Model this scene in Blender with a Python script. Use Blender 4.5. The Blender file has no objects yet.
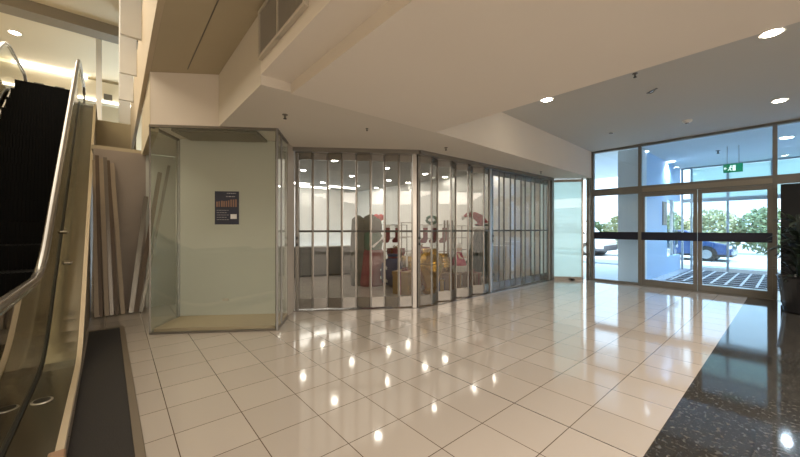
import bpy, bmesh, math, random
from mathutils import Vector, Matrix
random.seed(7)
R = math.radians
SC = bpy.context.scene
COL = SC.collection

# ------------------------------------------------------------------ camera
F = 333.5
CA, SA = 0.7625, 0.6470            # camera heading, 40.3 degrees off the +Y tile axis
EYE = 1.5
cam_d = bpy.data.cameras.new('camera')
cam = bpy.data.objects.new('camera', cam_d); COL.objects.link(cam)
cam_d.sensor_fit = 'HORIZONTAL'; cam_d.sensor_width = 36; cam_d.lens = 36*F/800
cam_d.clip_start = 0.05; cam_d.clip_end = 300
cam.location = (0, 0, EYE); cam.rotation_euler = (R(90), 0, -math.atan2(SA, CA))
SC.camera = cam

# ------------------------------------------------------------------ world, sun, exposure
SC.view_settings.view_transform = 'Standard'
SC.view_settings.look = 'None'
SC.view_settings.gamma = 1
SC.view_settings.use_curve_mapping = False
SC.view_settings.exposure = 1.0
try:
    SC.cycles.transparent_max_bounces = 32
    SC.cycles.max_bounces = 10
    SC.cycles.sample_clamp_indirect = 6
    SC.cycles.use_denoising = True
except Exception:
    pass
w = bpy.data.worlds.new('sky'); SC.world = w; w.use_nodes = True
nt = w.node_tree; bg = nt.nodes['Background']
sky = nt.nodes.new('ShaderNodeTexSky'); sky.sky_type = 'HOSEK_WILKIE'
sky.sun_direction = (-0.45, -0.5, 0.74); sky.turbidity = 3.0
mixc = nt.nodes.new('ShaderNodeMix'); mixc.data_type = 'RGBA'
mixc.inputs[0].default_value = 0.6
nt.links.new(sky.outputs[0], mixc.inputs[6]); mixc.inputs[7].default_value = (0.72, 0.88, 1.0, 1)
nt.links.new(mixc.outputs[2], bg.inputs[0])
bg.inputs[1].default_value = 2.6

def light(name, kind, loc, energy, color, rot=(0, 0, 0), **kw):
    d = bpy.data.lights.new(name, kind); d.energy = energy; d.color = color
    for k, v in kw.items(): setattr(d, k, v)
    o = bpy.data.objects.new(name, d); o.location = loc; o.rotation_euler = rot
    COL.objects.link(o); return o
sun = light('sun', 'SUN', (0, 0, 20), 3.2, (1.0, 0.95, 0.86), angle=R(0.6))
sun.rotation_euler = Vector((-0.45, -0.62, 0.80)).to_track_quat('Z', 'Y').to_euler()
WARM = (1.0, 0.885, 0.77)
# light of the upper mall level falling into the void, and unseen fill added behind the camera
light('atrium_light', 'AREA', (-3.6, 8.5, 7.2), 400, (1.0, 0.87, 0.68), (0, 0, 0), shape='RECTANGLE', size=5, size_y=9)
light('rear_fill', 'AREA', (0.5, -7.6, 1.75), 130, WARM, (R(90), 0, 0), shape='RECTANGLE', size=19, size_y=3.3)
light('shop_light', 'AREA', (5.9, 9.8, 3.38), 62, (1.0, 0.90, 0.76), (0, 0, 0), shape='RECTANGLE', size=7, size_y=7)

# ------------------------------------------------------------------ pixel -> place
def rdir(px):
    s = (px-400)/F
    return SA + CA*s, CA - SA*s
def at(px, py, d):
    a, b = rdir(px); return Vector((a*d, b*d, EYE + (228-py)/F*d))
def fl(px, py, z=0.0):
    return at(px, py, (EYE-z)*F/(py-228))
def onY(px, py, Y):
    return at(px, py, Y/rdir(px)[1])
def onX(px, py, X):
    return at(px, py, X/rdir(px)[0])

# ------------------------------------------------------------------ materials
MATS = {}
def mat(name, col, rough=0.5, metal=0.0, spec=0.5, emit=None, es=0.0, noise=0.0, nscale=8.0, coat=0.0, bump=0.0):
    if name in MATS: return MATS[name]
    m = bpy.data.materials.new(name); m.use_nodes = True
    n = m.node_tree; b = n.nodes['Principled BSDF']
    b.inputs['Base Color'].default_value = (*col, 1)
    b.inputs['Roughness'].default_value = rough; b.inputs['Metallic'].default_value = metal
    b.inputs['Specular IOR Level'].default_value = spec
    b.inputs['Coat Weight'].default_value = coat
    if emit: b.inputs['Emission Color'].default_value = (*emit, 1); b.inputs['Emission Strength'].default_value = es
    if noise > 0 or bump > 0:
        tc = n.nodes.new('ShaderNodeTexCoord'); ns = n.nodes.new('ShaderNodeTexNoise')
        ns.inputs['Scale'].default_value = nscale; ns.inputs['Detail'].default_value = 4
        n.links.new(tc.outputs['Object'], ns.inputs['Vector'])
        if noise > 0:
            mx = n.nodes.new('ShaderNodeMix'); mx.data_type = 'RGBA'
            mx.inputs[6].default_value = (*[c*(1-noise) for c in col], 1)
            mx.inputs[7].default_value = (*[min(1, c*(1+noise)) for c in col], 1)
            n.links.new(ns.outputs['Fac'], mx.inputs[0]); n.links.new(mx.outputs[2], b.inputs['Base Color'])
        if bump > 0:
            bp = n.nodes.new('ShaderNodeBump'); bp.inputs['Strength'].default_value = bump; bp.inputs['Distance'].default_value = 0.01
            n.links.new(ns.outputs['Fac'], bp.inputs['Height']); n.links.new(bp.outputs[0], b.inputs['Normal'])
    MATS[name] = m; return m

def glass(name, tint=(0.93, 0.97, 0.95), ior=1.5, gloss=(1, 1, 1), haze=0.0, hcol=(0.7, 0.8, 0.8)):
    if name in MATS: return MATS[name]
    m = bpy.data.materials.new(name); m.use_nodes = True
    n = m.node_tree; n.nodes.clear()
    out = n.nodes.new('ShaderNodeOutputMaterial'); t = n.nodes.new('ShaderNodeBsdfTransparent')
    g = n.nodes.new('ShaderNodeBsdfGlossy'); fr = n.nodes.new('ShaderNodeFresnel'); mx = n.nodes.new('ShaderNodeMixShader')
    t.inputs[0].default_value = (*tint, 1); g.inputs['Color'].default_value = (*gloss, 1); g.inputs['Roughness'].default_value = 0.0
    ge = n.nodes.new('ShaderNodeNewGeometry'); mi = n.nodes.new('ShaderNodeMix'); mi.data_type = 'FLOAT'
    mi.inputs[2].default_value = ior; mi.inputs[3].default_value = 1/ior      # same thin-sheet reflection on both faces
    n.links.new(ge.outputs['Backfacing'], mi.inputs[0]); n.links.new(mi.outputs[0], fr.inputs[0])
    n.links.new(fr.outputs[0], mx.inputs[0]); n.links.new(g.outputs[0], mx.inputs[2])
    if haze > 0:
        df = n.nodes.new('ShaderNodeBsdfTranslucent'); df.inputs[0].default_value = (*hcol, 1)
        d2 = n.nodes.new('ShaderNodeBsdfDiffuse'); d2.inputs[0].default_value = (*hcol, 1)
        m1 = n.nodes.new('ShaderNodeMixShader'); m1.inputs[0].default_value = 0.5
        n.links.new(df.outputs[0], m1.inputs[1]); n.links.new(d2.outputs[0], m1.inputs[2])
        m2 = n.nodes.new('ShaderNodeMixShader'); m2.inputs[0].default_value = haze
        n.links.new(t.outputs[0], m2.inputs[1]); n.links.new(m1.outputs[0], m2.inputs[2])
        n.links.new(m2.outputs[0], mx.inputs[1])
    else:
        n.links.new(t.outputs[0], mx.inputs[1])
    n.links.new(mx.outputs[0], out.inputs[0])
    MATS[name] = m; return m

def tile_mat(name, col, grout, size, ox, oy, gw=0.0065, rough=0.08, speck=None, joint=None, var=0.04, ior=1.5):
    m = bpy.data.materials.new(name); m.use_nodes = True
    n = m.node_tree; b = n.nodes['Principled BSDF']; L = n.links
    tc = n.nodes.new('ShaderNodeTexCoord'); mp = n.nodes.new('ShaderNodeMapping')
    mp.inputs['Location'].default_value = (-ox, -oy, 0)
    L.new(tc.outputs['Object'], mp.inputs['Vector'])
    br = n.nodes.new('ShaderNodeTexBrick'); br.offset = 0; br.squash = 1
    br.inputs['Scale'].default_value = 1; br.inputs['Brick Width'].default_value = size; br.inputs['Row Height'].default_value = size
    br.inputs['Mortar Size'].default_value = gw/2; br.inputs['Mortar Smooth'].default_value = 0.1; br.inputs['Bias'].default_value = 0
    br.inputs['Color1'].default_value = (*[c*(1-var) for c in col], 1); br.inputs['Color2'].default_value = (*[c*(1+var) for c in col], 1)
    br.inputs['Mortar'].default_value = (*grout, 1)
    L.new(mp.outputs[0], br.inputs['Vector'])
    last = br.outputs['Color']
    if speck:
        for (sc_, thr, c_, fac) in speck:
            vo = n.nodes.new('ShaderNodeTexNoise'); vo.inputs['Scale'].default_value = sc_; vo.inputs['Detail'].default_value = 3
            L.new(mp.outputs[0], vo.inputs['Vector'])
            cr = n.nodes.new('ShaderNodeMapRange'); cr.inputs['From Min'].default_value = thr; cr.inputs['From Max'].default_value = thr+0.06
            cr.inputs['To Max'].default_value = fac
            L.new(vo.outputs['Fac'], cr.inputs['Value'])
            mx = n.nodes.new('ShaderNodeMix'); mx.data_type = 'RGBA'; mx.inputs[7].default_value = (*c_, 1)
            L.new(cr.outputs[0], mx.inputs[0]); L.new(last, mx.inputs[6]); last = mx.outputs[2]
    if joint:
        sx = n.nodes.new('ShaderNodeSeparateXYZ'); L.new(tc.outputs['Object'], sx.inputs[0])
        cp = n.nodes.new('ShaderNodeMath'); cp.operation = 'COMPARE'; cp.inputs[1].default_value = joint; cp.inputs[2].default_value = 0.0045
        L.new(sx.outputs[0], cp.inputs[0])
        mx = n.nodes.new('ShaderNodeMix'); mx.data_type = 'RGBA'; mx.inputs[7].default_value = (0.03, 0.02, 0.015, 1)
        L.new(cp.outputs[0], mx.inputs[0]); L.new(last, mx.inputs[6]); last = mx.outputs[2]
    L.new(last, b.inputs['Base Color'])
    b.inputs['Roughness'].default_value = rough; b.inputs['IOR'].default_value = ior
    rn = n.nodes.new('ShaderNodeTexNoise'); rn.inputs['Scale'].default_value = 2.2
    L.new(mp.outputs[0], rn.inputs['Vector'])
    mr = n.nodes.new('ShaderNodeMapRange'); mr.inputs['To Min'].default_value = rough*0.7; mr.inputs['To Max'].default_value = rough*1.5
    L.new(rn.outputs['Fac'], mr.inputs['Value']); L.new(mr.outputs[0], b.inputs['Roughness'])
    bp = n.nodes.new('ShaderNodeBump'); bp.inputs['Strength'].default_value = 0.012; bp.inputs['Distance'].default_value = 0.01
    L.new(rn.outputs['Fac'], bp.inputs['Height']); L.new(bp.outputs[0], b.inputs['Normal'])
    return m

def emitm(name, col, s):
    if name in MATS: return MATS[name]
    m = bpy.data.materials.new(name); m.use_nodes = True
    n = m.node_tree; n.nodes.clear()
    o = n.nodes.new('ShaderNodeOutputMaterial'); e = n.nodes.new('ShaderNodeEmission')
    e.inputs[0].default_value = (*col, 1); e.inputs[1].default_value = s
    n.links.new(e.outputs[0], o.inputs[0]); MATS[name] = m; return m

M_floor = tile_mat('floor_tiles', (0.40, 0.36, 0.318), (0.09, 0.06, 0.04), 0.457, 0.318, 0.635, rough=0.07, joint=2.603,
                   speck=[(90, 0.62, (0.42, 0.33, 0.25), 0.35)], ior=1.62)
M_granite = tile_mat('granite_tiles', (0.030, 0.028, 0.025), (0.006, 0.006, 0.006), 0.457, 0.318, 0.178, rough=0.06, gw=0.004,
                     speck=[(30, 0.57, (0.085, 0.08, 0.07), 0.8), (60, 0.66, (0.25, 0.23, 0.19), 0.6)], var=0.15, ior=1.42)
M_vfloor = tile_mat('vestibule_tiles', (0.55, 0.60, 0.65), (0.25, 0.27, 0.3), 0.457, 0.318, 0.635, rough=0.12)
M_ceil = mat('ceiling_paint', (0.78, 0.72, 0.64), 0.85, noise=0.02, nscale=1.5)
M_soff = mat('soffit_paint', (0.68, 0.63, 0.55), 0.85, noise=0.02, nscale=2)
M_grey = mat('dimmed_ceiling_paint', (0.56, 0.55, 0.51), 0.85)  # dimmer light under the high ceiling is put into this greyer colour
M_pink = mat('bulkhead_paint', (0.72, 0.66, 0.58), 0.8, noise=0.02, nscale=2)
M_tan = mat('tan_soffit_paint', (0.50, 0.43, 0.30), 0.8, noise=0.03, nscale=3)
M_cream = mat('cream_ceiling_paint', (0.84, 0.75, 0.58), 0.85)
M_hoard = mat('hoarding_board', (0.31, 0.26, 0.22), 0.8, noise=0.08, nscale=3)
M_alu = mat('satin_aluminium', (0.29, 0.275, 0.25), 0.25, metal=0.85, noise=0.04, nscale=20)
M_alud = mat('dark_aluminium', (0.20, 0.185, 0.16), 0.4, metal=0.6)
M_bronze = mat('bronze_anodised_frame', (0.21, 0.205, 0.19), 0.4, metal=0.55, noise=0.05, nscale=10)
M_steel = mat('brushed_steel', (0.27, 0.25, 0.20), 0.18, metal=0.95, noise=0.08, nscale=6)
M_brass = mat('cream_trim_strip', (0.62, 0.52, 0.38), 0.35, metal=0.3)
M_black = mat('black_rubber', (0.012, 0.011, 0.010), 0.45, noise=0.2, nscale=30)
M_mat = mat('charcoal_carpet', (0.022, 0.019, 0.017), 0.95, noise=0.3, nscale=120, bump=0.5)
M_stp = mat('shaded_step_metal', (0.0035, 0.0035, 0.0035), 0.8, spec=0.12)  # lack of light on the steps is put into the near-black colour
M_white = mat('white_paint', (0.80, 0.79, 0.76), 0.6)
M_glass = glass('clear_glass', (0.93, 0.96, 0.94))
M_gglass = glass('green_tinted_glass', (0.965, 0.985, 0.968), ior=1.5)
M_poly = glass('clear_polycarbonate', (0.93, 0.93, 0.91), ior=1.5)
M_dglass = glass('door_glass', (0.86, 0.93, 0.97))
M_frost = glass('frosted_glass', (0.80, 0.90, 0.88), haze=0.75, hcol=(0.76, 0.93, 0.91))
M_smoke = glass('smoked_escalator_glass', (0.62, 0.60, 0.50), ior=1.6)
M_navy = mat('navy_band', (0.006, 0.009, 0.028), 0.4)
M_lamp = emitm('warm_lamp', (1.0, 0.86, 0.66), 28)
M_slamp = emitm('white_lamp', (1.0, 0.95, 0.86), 34)
M_vlamp = emitm('cool_lamp', (0.95, 0.97, 1.0), 8)

# ------------------------------------------------------------------ mesh helpers
class MB:
    def __init__(s): s.bm = bmesh.new()
    def quad(s, pts):
        s.bm.faces.new([s.bm.verts.new(p) for p in pts]); return s
    def box(s, lo, hi):
        x0, y0, z0 = lo; x1, y1, z1 = hi
        v = [s.bm.verts.new(p) for p in ((x0,y0,z0),(x1,y0,z0),(x1,y1,z0),(x0,y1,z0),(x0,y0,z1),(x1,y0,z1),(x1,y1,z1),(x0,y1,z1))]
        for f in ((0,3,2,1),(4,5,6,7),(0,1,5,4),(1,2,6,5),(2,3,7,6),(3,0,4,7)): s.bm.faces.new([v[i] for i in f])
        return s
    def wall(s, a, b, z0, z1, t=0.02, off=0.0):
        """upright slab along plan line a-b, thickness t centred (+off to its left)"""
        a = Vector((a[0], a[1])); b = Vector((b[0], b[1])); d = (b-a).normalized(); n = Vector((-d.y, d.x))
        p = [a+n*(off-t/2), b+n*(off-t/2), b+n*(off+t/2), a+n*(off+t/2)]
        s.prism([(q.x, q.y) for q in p], z0, z1); return s
    def prism(s, poly, z0, z1):
        lo = [s.bm.verts.new((x, y, z0)) for x, y in poly]; hi = [s.bm.verts.new((x, y, z1)) for x, y in poly]
        n = len(poly)
        s.bm.faces.new(lo[::-1]); s.bm.faces.new(hi)
        for i in range(n): s.bm.faces.new((lo[i], lo[(i+1) % n], hi[(i+1) % n], hi[i]))
        return s
    def extr(s, prof, x0, x1):
        """profile in (y, z) extruded along x"""
        a = [s.bm.verts.new((x0, y, z)) for y, z in prof]; b = [s.bm.verts.new((x1, y, z)) for y, z in prof]
        n = len(prof); s.bm.faces.new(a[::-1]); s.bm.faces.new(b)
        for i in range(n): s.bm.faces.new((a[i], a[(i+1) % n], b[(i+1) % n], b[i]))
        return s
    def cyl(s, c, r, h, seg=20, r2=None, axis='z'):
        r2 = r if r2 is None else r2
        A, B = [], []
        for i in range(seg):
            t = 2*math.pi*i/seg; u, v = math.cos(t), math.sin(t)
            if axis == 'z': p, q = (r*u, r*v, 0), (r2*u, r2*v, h)
            elif axis == 'x': p, q = (0, r*u, r*v), (h, r2*u, r2*v)
            else: p, q = (r*u, 0, r*v), (r2*u, h, r2*v)
            A.append(s.bm.verts.new((c[0]+p[0], c[1]+p[1], c[2]+p[2]))); B.append(s.bm.verts.new((c[0]+q[0], c[1]+q[1], c[2]+q[2])))
        s.bm.faces.new(A[::-1]); s.bm.faces.new(B)
        for i in range(seg): s.bm.faces.new((A[i], A[(i+1) % seg], B[(i+1) % seg], B[i]))
        return s
    def lathe(s, prof, c=(0, 0, 0), seg=24, wob=None):
        rings = []
        for (r, z) in prof:
            ring = []
            for i in range(seg):
                t = 2*math.pi*i/seg; rr = r*(1+(wob(t, z) if wob else 0))
                ring.append(s.bm.verts.new((c[0]+rr*math.cos(t), c[1]+rr*math.sin(t), c[2]+z)))
            rings.append(ring)
        for a, b in zip(rings, rings[1:]):
            for i in range(seg): s.bm.faces.new((a[i], a[(i+1) % seg], b[(i+1) % seg], b[i]))
        s.bm.faces.new(rings[0][::-1]); s.bm.faces.new(rings[-1]); return s
    def tube(s, pts, r, seg=10, flat=1.0, r_end=None):
        pts = [Vector(p) for p in pts]; rings = []; n = len(pts)
        for i, p in enumerate(pts):
            d = (pts[min(i+1, n-1)]-pts[max(i-1, 0)]).normalized()
            ref = Vector((0, 0, 1)) if abs(d.z) < 0.95 else Vector((1, 0, 0))
            u = d.cross(ref).normalized(); v = u.cross(d)
            rr = r if r_end is None else r+(r_end-r)*i/(n-1)
            rings.append([s.bm.verts.new(p+u*rr*math.cos(2*math.pi*k/seg)+v*rr*flat*math.sin(2*math.pi*k/seg)) for k in range(seg)])
        for a, b in zip(rings, rings[1:]):
            for k in range(seg): s.bm.faces.new((a[k], a[(k+1) % seg], b[(k+1) % seg], b[k]))
        s.bm.faces.new(rings[0][::-1]); s.bm.faces.new(rings[-1]); return s
    def bar(s, a, b, w, h):
        """rectangular bar between 3-D points"""
        a = Vector(a); b = Vector(b); d = (b-a).normalized()
        ref = Vector((0, 0, 1)) if abs(d.z) < 0.9 else Vector((0, 1, 0))
        u = d.cross(ref).normalized(); v = u.cross(d)
        P = lambda c: [s.bm.verts.new(c+u*w/2*i+v*h/2*j) for i, j in ((-1,-1),(1,-1),(1,1),(-1,1))]
        A, B = P(a), P(b); s.bm.faces.new(A[::-1]); s.bm.faces.new(B)
        for k in range(4): s.bm.faces.new((A[k], A[(k+1) % 4], B[(k+1) % 4], B[k]))
        return s
    def build(s, name, m, parent=None, bevel=0.0, smooth=False, seg=2):
        bmesh.ops.recalc_face_normals(s.bm, faces=s.bm.faces[:])
        me = bpy.data.meshes.new(name); s.bm.to_mesh(me); s.bm.free()
        o = bpy.data.objects.new(name, me); COL.objects.link(o); me.materials.append(m)
        if smooth:
            for p in me.polygons: p.use_smooth = True
        if bevel > 0:
            b = o.modifiers.new('bevel', 'BEVEL'); b.width = bevel; b.segments = seg; b.limit_method = 'ANGLE'
        if parent is not None: o.parent = parent
        return o

def tag(o, label=None, cat=None, group=None, kind=None):
    if label: o['label'] = label
    if cat: o['category'] = cat
    if group: o['group'] = group
    if kind: o['kind'] = kind
    return o
def S(o, label=None): return tag(o, label, kind='structure')
def thing(name, label, cat, loc=(0, 0, 0), rz=0, group=None):
    o = bpy.data.objects.new(name, None); COL.objects.link(o); o.location = loc; o.rotation_euler = (0, 0, rz)
    o.empty_display_size = 0.1
    return tag(o, label, cat, group)
def kids(o): return [c for c in bpy.data.objects if c.parent == o]
def dup(root, loc, rz=0, label=None, group=None, scale=None, parent=None):
    r = root.copy(); COL.objects.link(r); r.location = loc; r.rotation_euler = (0, 0, rz)
    if label: r['label'] = label
    if group: r['group'] = group
    if scale: r.scale = scale
    def go(src, dst):
        for ch in kids(src):
            c = ch.copy(); COL.objects.link(c); c.parent = dst; go(ch, c)
    go(root, r); return r

# ================================================================== STRUCTURE
XE = 10.55        # entrance glazing plane
H1 = 2.97         # soffit over the shop front
H2 = 3.72         # high ceiling
UF = 4.45         # upper floor level
Z3 = 7.6          # upper ceiling

S(MB().prism([(-10, -8), (1.69, -8), (1.69, 0.635), (XE, 0.635), (XE, 14), (-10, 14)], -0.2, 0).build('floor', M_floor), 'glossy cream floor tiles with brown joints')
S(MB().box((1.69, -8, -0.2), (XE, 0.635, 0)).build('floor', M_granite), 'polished black speckled granite floor tiles')
S(MB().box((XE, -2.0, -0.2), (16.3, 3.0, -0.002)).build('floor', M_vfloor), 'pale floor tiles of the entrance vestibule')

# ceilings
S(MB().prism([(3.65, -8), (XE+.1, -8), (XE+.1, 3.79), (3.65, 3.52)], H2, H2+0.15).build('ceiling', M_grey), 'high ceiling near the entrance, its dimness put into a grey colour')
S(MB().box((1.43, -8, H1-0.02), (3.65, 3.5, H2+0.15)).build('ceiling', M_ceil), 'broad warm beige lowered ceiling')
S(MB().box((1.12, -8, 3.07), (1.43, 3.52, H2+0.15)).build('ceiling', M_ceil), 'narrow ceiling strip below the air vent')
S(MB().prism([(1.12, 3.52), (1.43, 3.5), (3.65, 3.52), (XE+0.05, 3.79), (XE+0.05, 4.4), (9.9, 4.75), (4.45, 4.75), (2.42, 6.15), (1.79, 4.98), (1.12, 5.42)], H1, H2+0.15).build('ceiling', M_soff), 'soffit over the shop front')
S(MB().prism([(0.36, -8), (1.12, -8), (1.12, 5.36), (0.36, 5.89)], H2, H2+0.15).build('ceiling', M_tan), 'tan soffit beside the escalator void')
S(MB().box((0.745, -3, H2-0.006), (0.755, 5.45, H2+0.01)).build('trim_1', M_alud), 'thin dark joint along the tan soffit')
# diagonal bulkhead face above the glass case
S(MB().prism([(0.36, 5.89), (1.79, 4.90), (1.82, 4.98), (2.2, 5.6), (0.78, 6.6)], H1, H2+0.15).build('wall_bulkhead', M_pink), 'pale bulkhead above the glass display case')
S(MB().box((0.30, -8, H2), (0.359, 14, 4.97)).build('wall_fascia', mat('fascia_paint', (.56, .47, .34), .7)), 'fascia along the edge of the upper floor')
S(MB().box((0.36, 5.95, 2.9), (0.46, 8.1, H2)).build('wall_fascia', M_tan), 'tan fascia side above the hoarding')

M_line = mat('display_case_lining', (0.50, 0.505, 0.46), 0.6, noise=0.02, nscale=2)
# hoarding wall behind the escalator, upper floor slab
S(MB().box((0.42, 7.96, 0), (1.6, 8.0, 2.92)).build('wall_back', M_line), 'pale facing added to lighten the hoarding seen through the case side')  # added pale facing, makes the shaded hoarding look light through the glass
S(MB().box((-0.32, 8.0, 0), (1.6, 8.1, 2.92)).build('wall_back', M_hoard), 'taupe hoarding wall behind the leaning boards')
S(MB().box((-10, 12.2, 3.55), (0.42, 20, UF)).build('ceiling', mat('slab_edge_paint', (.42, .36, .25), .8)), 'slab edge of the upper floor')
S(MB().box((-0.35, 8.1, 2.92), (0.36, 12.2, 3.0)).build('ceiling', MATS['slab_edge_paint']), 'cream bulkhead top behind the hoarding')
S(MB().box((-10, 19.6, UF), (5, 19.8, Z3+.2)).build('wall_upper', M_cream), 'far wall of the upper level')
S(MB().box((-10, 18.2, 6.62), (5, 18.6, 7.46)).build('wall_upper', M_cream), 'bulkhead of the upper level')
S(MB().box((-10, -8, Z3), (5, 20, Z3+0.2)).build('ceiling', M_cream), 'cream ceiling of the upper level')
S(MB().box((-10, 13.2, 7.3), (5, 13.75, Z3)).build('trim_2', mat('beam_grey', (0.33, 0.30, 0.25), 0.7)), 'grey beam under the cream upper ceiling')
S(MB().box((-10.1, -8, 0), (-10, 20, Z3)).build('wall_left', M_cream))
S(MB().box((-10, -8.1, 0), (XE, -8, Z3)).build('wall_rear', mat('rear_wall_paint', (.42, .36, .30), .8)))
S(MB().box((5, -8, H2+0.15), (5.1, 20, Z3)).build('wall_upper', M_cream))
S(MB().box((XE, -8, 0), (XE+0.15, -0.95, H2)).build('wall_right', M_pink))
S(MB().box((-10, 13.9, 0), (0.4, 14, 3.55)).build('wall_back', M_hoard))
S(MB().box((5, -8, H2+.15), (XE+.2, 15.5, H2+.3)).build('ceiling', M_grey), 'roof slab over the ground floor')

S(MB().prism([(0.37, 5.95), (0.80, 6.62), (2.4, 6.3), (2.4, 8.1), (0.37, 8.1)], H1-.02, H1+.1).build('ceiling', M_soff), 'low ceiling behind the glass case')
# shop room
M_shopw = mat('shop_white_wall', (0.74, 0.73, 0.70), 0.7)
M_shopc = mat('shop_ceiling_tiles', (0.27, 0.26, 0.24), 0.8, noise=0.1, nscale=3)
S(MB().box((0.9, 15.0, 0), (9.86, 15.15, 3.6)).build('wall_shop', M_shopw), 'white rear wall of the shop')
S(MB().prism([(0.9, 8.1), (0.78, 6.65), (2.2, 5.66), (2.42, 6.1), (2.55, 6.2), (2.4, 8.1)], 0, H1).build('wall_shop', M_shopw), 'shop wall behind the glass case')
S(MB().box((1.6, 8.1, 0), (1.72, 15, 3.6)).build('wall_shop', M_shopw))
S(MB().box((9.74, 4.76, 0), (9.86, 15, 3.6)).build('wall_shop', M_shopw), 'right side wall of the shop')
S(MB().prism([(1.7, 8.1), (2.3, 6.3), (4.45, 4.76), (9.80, 4.76), (9.80, 15), (1.7, 15)], 3.45, 3.6).build('ceiling', M_shopc), 'grey ceiling of the shop')

# end wall of glass case (greenish white lining) and case interior
S(MB().prism([(0.79, 6.50), (2.19, 5.53), (2.21, 5.62), (0.82, 6.6)], 0.0, H1).build('wall_case', M_line), 'pale lining wall at the back of the glass case')
S(MB().prism([(0.40, 5.90), (1.80, 4.93), (2.19, 5.53), (0.80, 6.48)], 0.0, 0.07).build('floor', mat('case_floor', (0.40, 0.32, 0.22), 0.5)), 'brown raised floor of the glass case')

# column between frosted window and shutters, soffit at the entrance
S(MB().box((9.68, 4.55, 0), (9.80, 4.72, H1)).build('trim_3', M_bronze), 'bronze post at the end of the folding shutters')

# ---------------------------------------------------------------- vestibule shell
M_blue = mat('pale_blue_wall', (0.48, 0.68, 0.95), 0.5)
M_vceil = mat('vestibule_ceiling_paint', (0.78, 0.80, 0.79), 0.8)
S(MB().box((XE+0.05, -2.0, H2), (16.4, 7, H2+0.15)).build('ceiling', M_vceil), 'pale ceiling of the entrance vestibule')
S(MB().box((11.05, 2.72, 0), (11.6, 3.28, H2)).build('wall_column', mat('white_column', (0.88, 0.90, 0.93), 0.5)), 'white square column just outside the entrance glass')
S(MB().box((11.6, 2.72, 0), (14.0, 2.86, H2)).build('wall_vestibule', M_blue), 'pale blue left wall of the vestibule')
S(MB().box((14.0, 2.72, 2.5), (16.0, 2.86, H2)).build('wall_vestibule', M_blue))
S(MB().box((14.0, 2.72, 0), (16.0, 2.86, 0.55)).build('wall_vestibule', M_blue))
S(MB().box((XE+.15, -2.1, 0), (16.2, -1.95, H2)).build('wall_vestibule', M_blue))

# ---------------------------------------------------------------- entrance glazing
def frame_set(name, X, ys, z_bars, z_top, m, t=0.07, dep=0.10):
    mb = MB()
    for y in ys: mb.box((X-dep/2, y-t/2, 0), (X+dep/2, y+t/2, z_top))
    for (z0, z1) in z_bars: mb.box((X-dep/2-0.002, min(ys), z0), (X+dep/2+0.002, max(ys), z1))
    return S(mb.build(name, m, bevel=0.004))
w1 = frame_set('window_1', XE, [3.76, 2.617, 0.245, -0.85], [(2.43, 2.62), (H2-0.06, H2)], H2, M_bronze)
w1['label'] = 'bronze framed entrance glazing'
MB().box((XE-0.075, 2.55, 2.45), (XE+0.09, 0.28, 2.56)).build('door_operator', mat('operator_cover', (0.28, 0.26, 0.22), 0.4, metal=0.4), w1)
for (y0, y1, z0, z1) in ((2.65, 3.73, 2.62, 3.66), (0.28, 2.58, 2.62, 3.66), (-0.82, 0.21, 2.62, 3.66), (2.65, 3.73, 0.06, 2.43)):
    MB().box((XE-0.005, y0, z0), (XE+0.005, y1, z1)).build('pane', M_dglass, w1)
MB().box((XE-0.02, 2.65, 1.20), (XE-0.008, 3.73, 1.405)).build('band', M_navy, w1)
MB().box((XE-0.03, 2.65, 0), (XE+0.03, 3.73, 0.06)).build('sill', M_bronze, w1)
w2 = S(MB().box((XE-0.04, 3.76, 0), (XE+0.04, 3.90, H2)).build('trim_4', M_alu))

def door_leaf(n, y0, y1, label):
    d = bpy.data.objects.new('door_%d' % n, None); COL.objects.link(d); d.location = (XE+0.0, (y0+y1)/2, 0)
    tag(d, label, kind='structure'); h = (y1-y0)/2
    fr = MB()
    fr.box((-.03, -h, 0.0), (.03, -h+.075, 2.42)).box((-.03, h-.075, 0), (.03, h, 2.42)).box((-.032, -h, 2.33), (.032, h, 2.425)).box((-.032, -h, 0.01), (.032, h, 0.17))
    fr.build('leaf_frame', M_bronze, d, bevel=0.004)
    MB().box((-.004, -h+.075, .17), (.004, h-.075, 2.33)).build('pane', M_dglass, d)
    MB().box((-.042, -h, 1.20), (-.033, h, 1.405)).build('band', M_navy, d)
    return d
door_leaf(1, 1.475, 2.585, 'left sliding entrance door with dark blue band across the glass')
door_leaf(2, 0.28, 1.465, 'right sliding entrance door with dark blue band across the glass')
S(MB().box((XE-0.10, 0.25, 0), (XE+0.12, 2.62, 0.012)).build('trim_5', M_bronze), 'metal threshold track under the sliding doors')

# outer glazing
w3 = frame_set('window_2', 16.0, [2.66, 2.40, 1.45, 0.43, -0.9, -1.9], [(2.45, 2.58), (H2-0.05, H2)], H2, mat('pale_frame', (0.45, 0.50, 0.53), 0.4, metal=0.4), t=0.06, dep=0.08)
w3['label'] = 'outer glazing and doors of the vestibule'
for (y0, y1) in ((-1.87, -.93), (-.87, .40), (.46, 1.42), (1.48, 2.37)):
    MB().box((15.996, y0, 0.12), (16.004, y1, 2.45)).build('pane', M_dglass, w3)
    MB().box((15.996, y0, 2.58), (16.004, y1, 3.66)).build('pane', M_frost, w3)
    MB().box((15.97, y0, 0.0), (16.03, y1, 0.12)).build('rail', M_white, w3)
w4 = S(MB().box((14.0, 2.74, 1.25), (16, 2.84, 1.31)).box((14.95, 2.75, .55), (15.0, 2.83, 2.5)).build('window_3', M_white))
MB().box((14.0, 2.785, 0.55), (16, 2.795, 2.5)).build('pane', M_dglass, w4)

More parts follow.
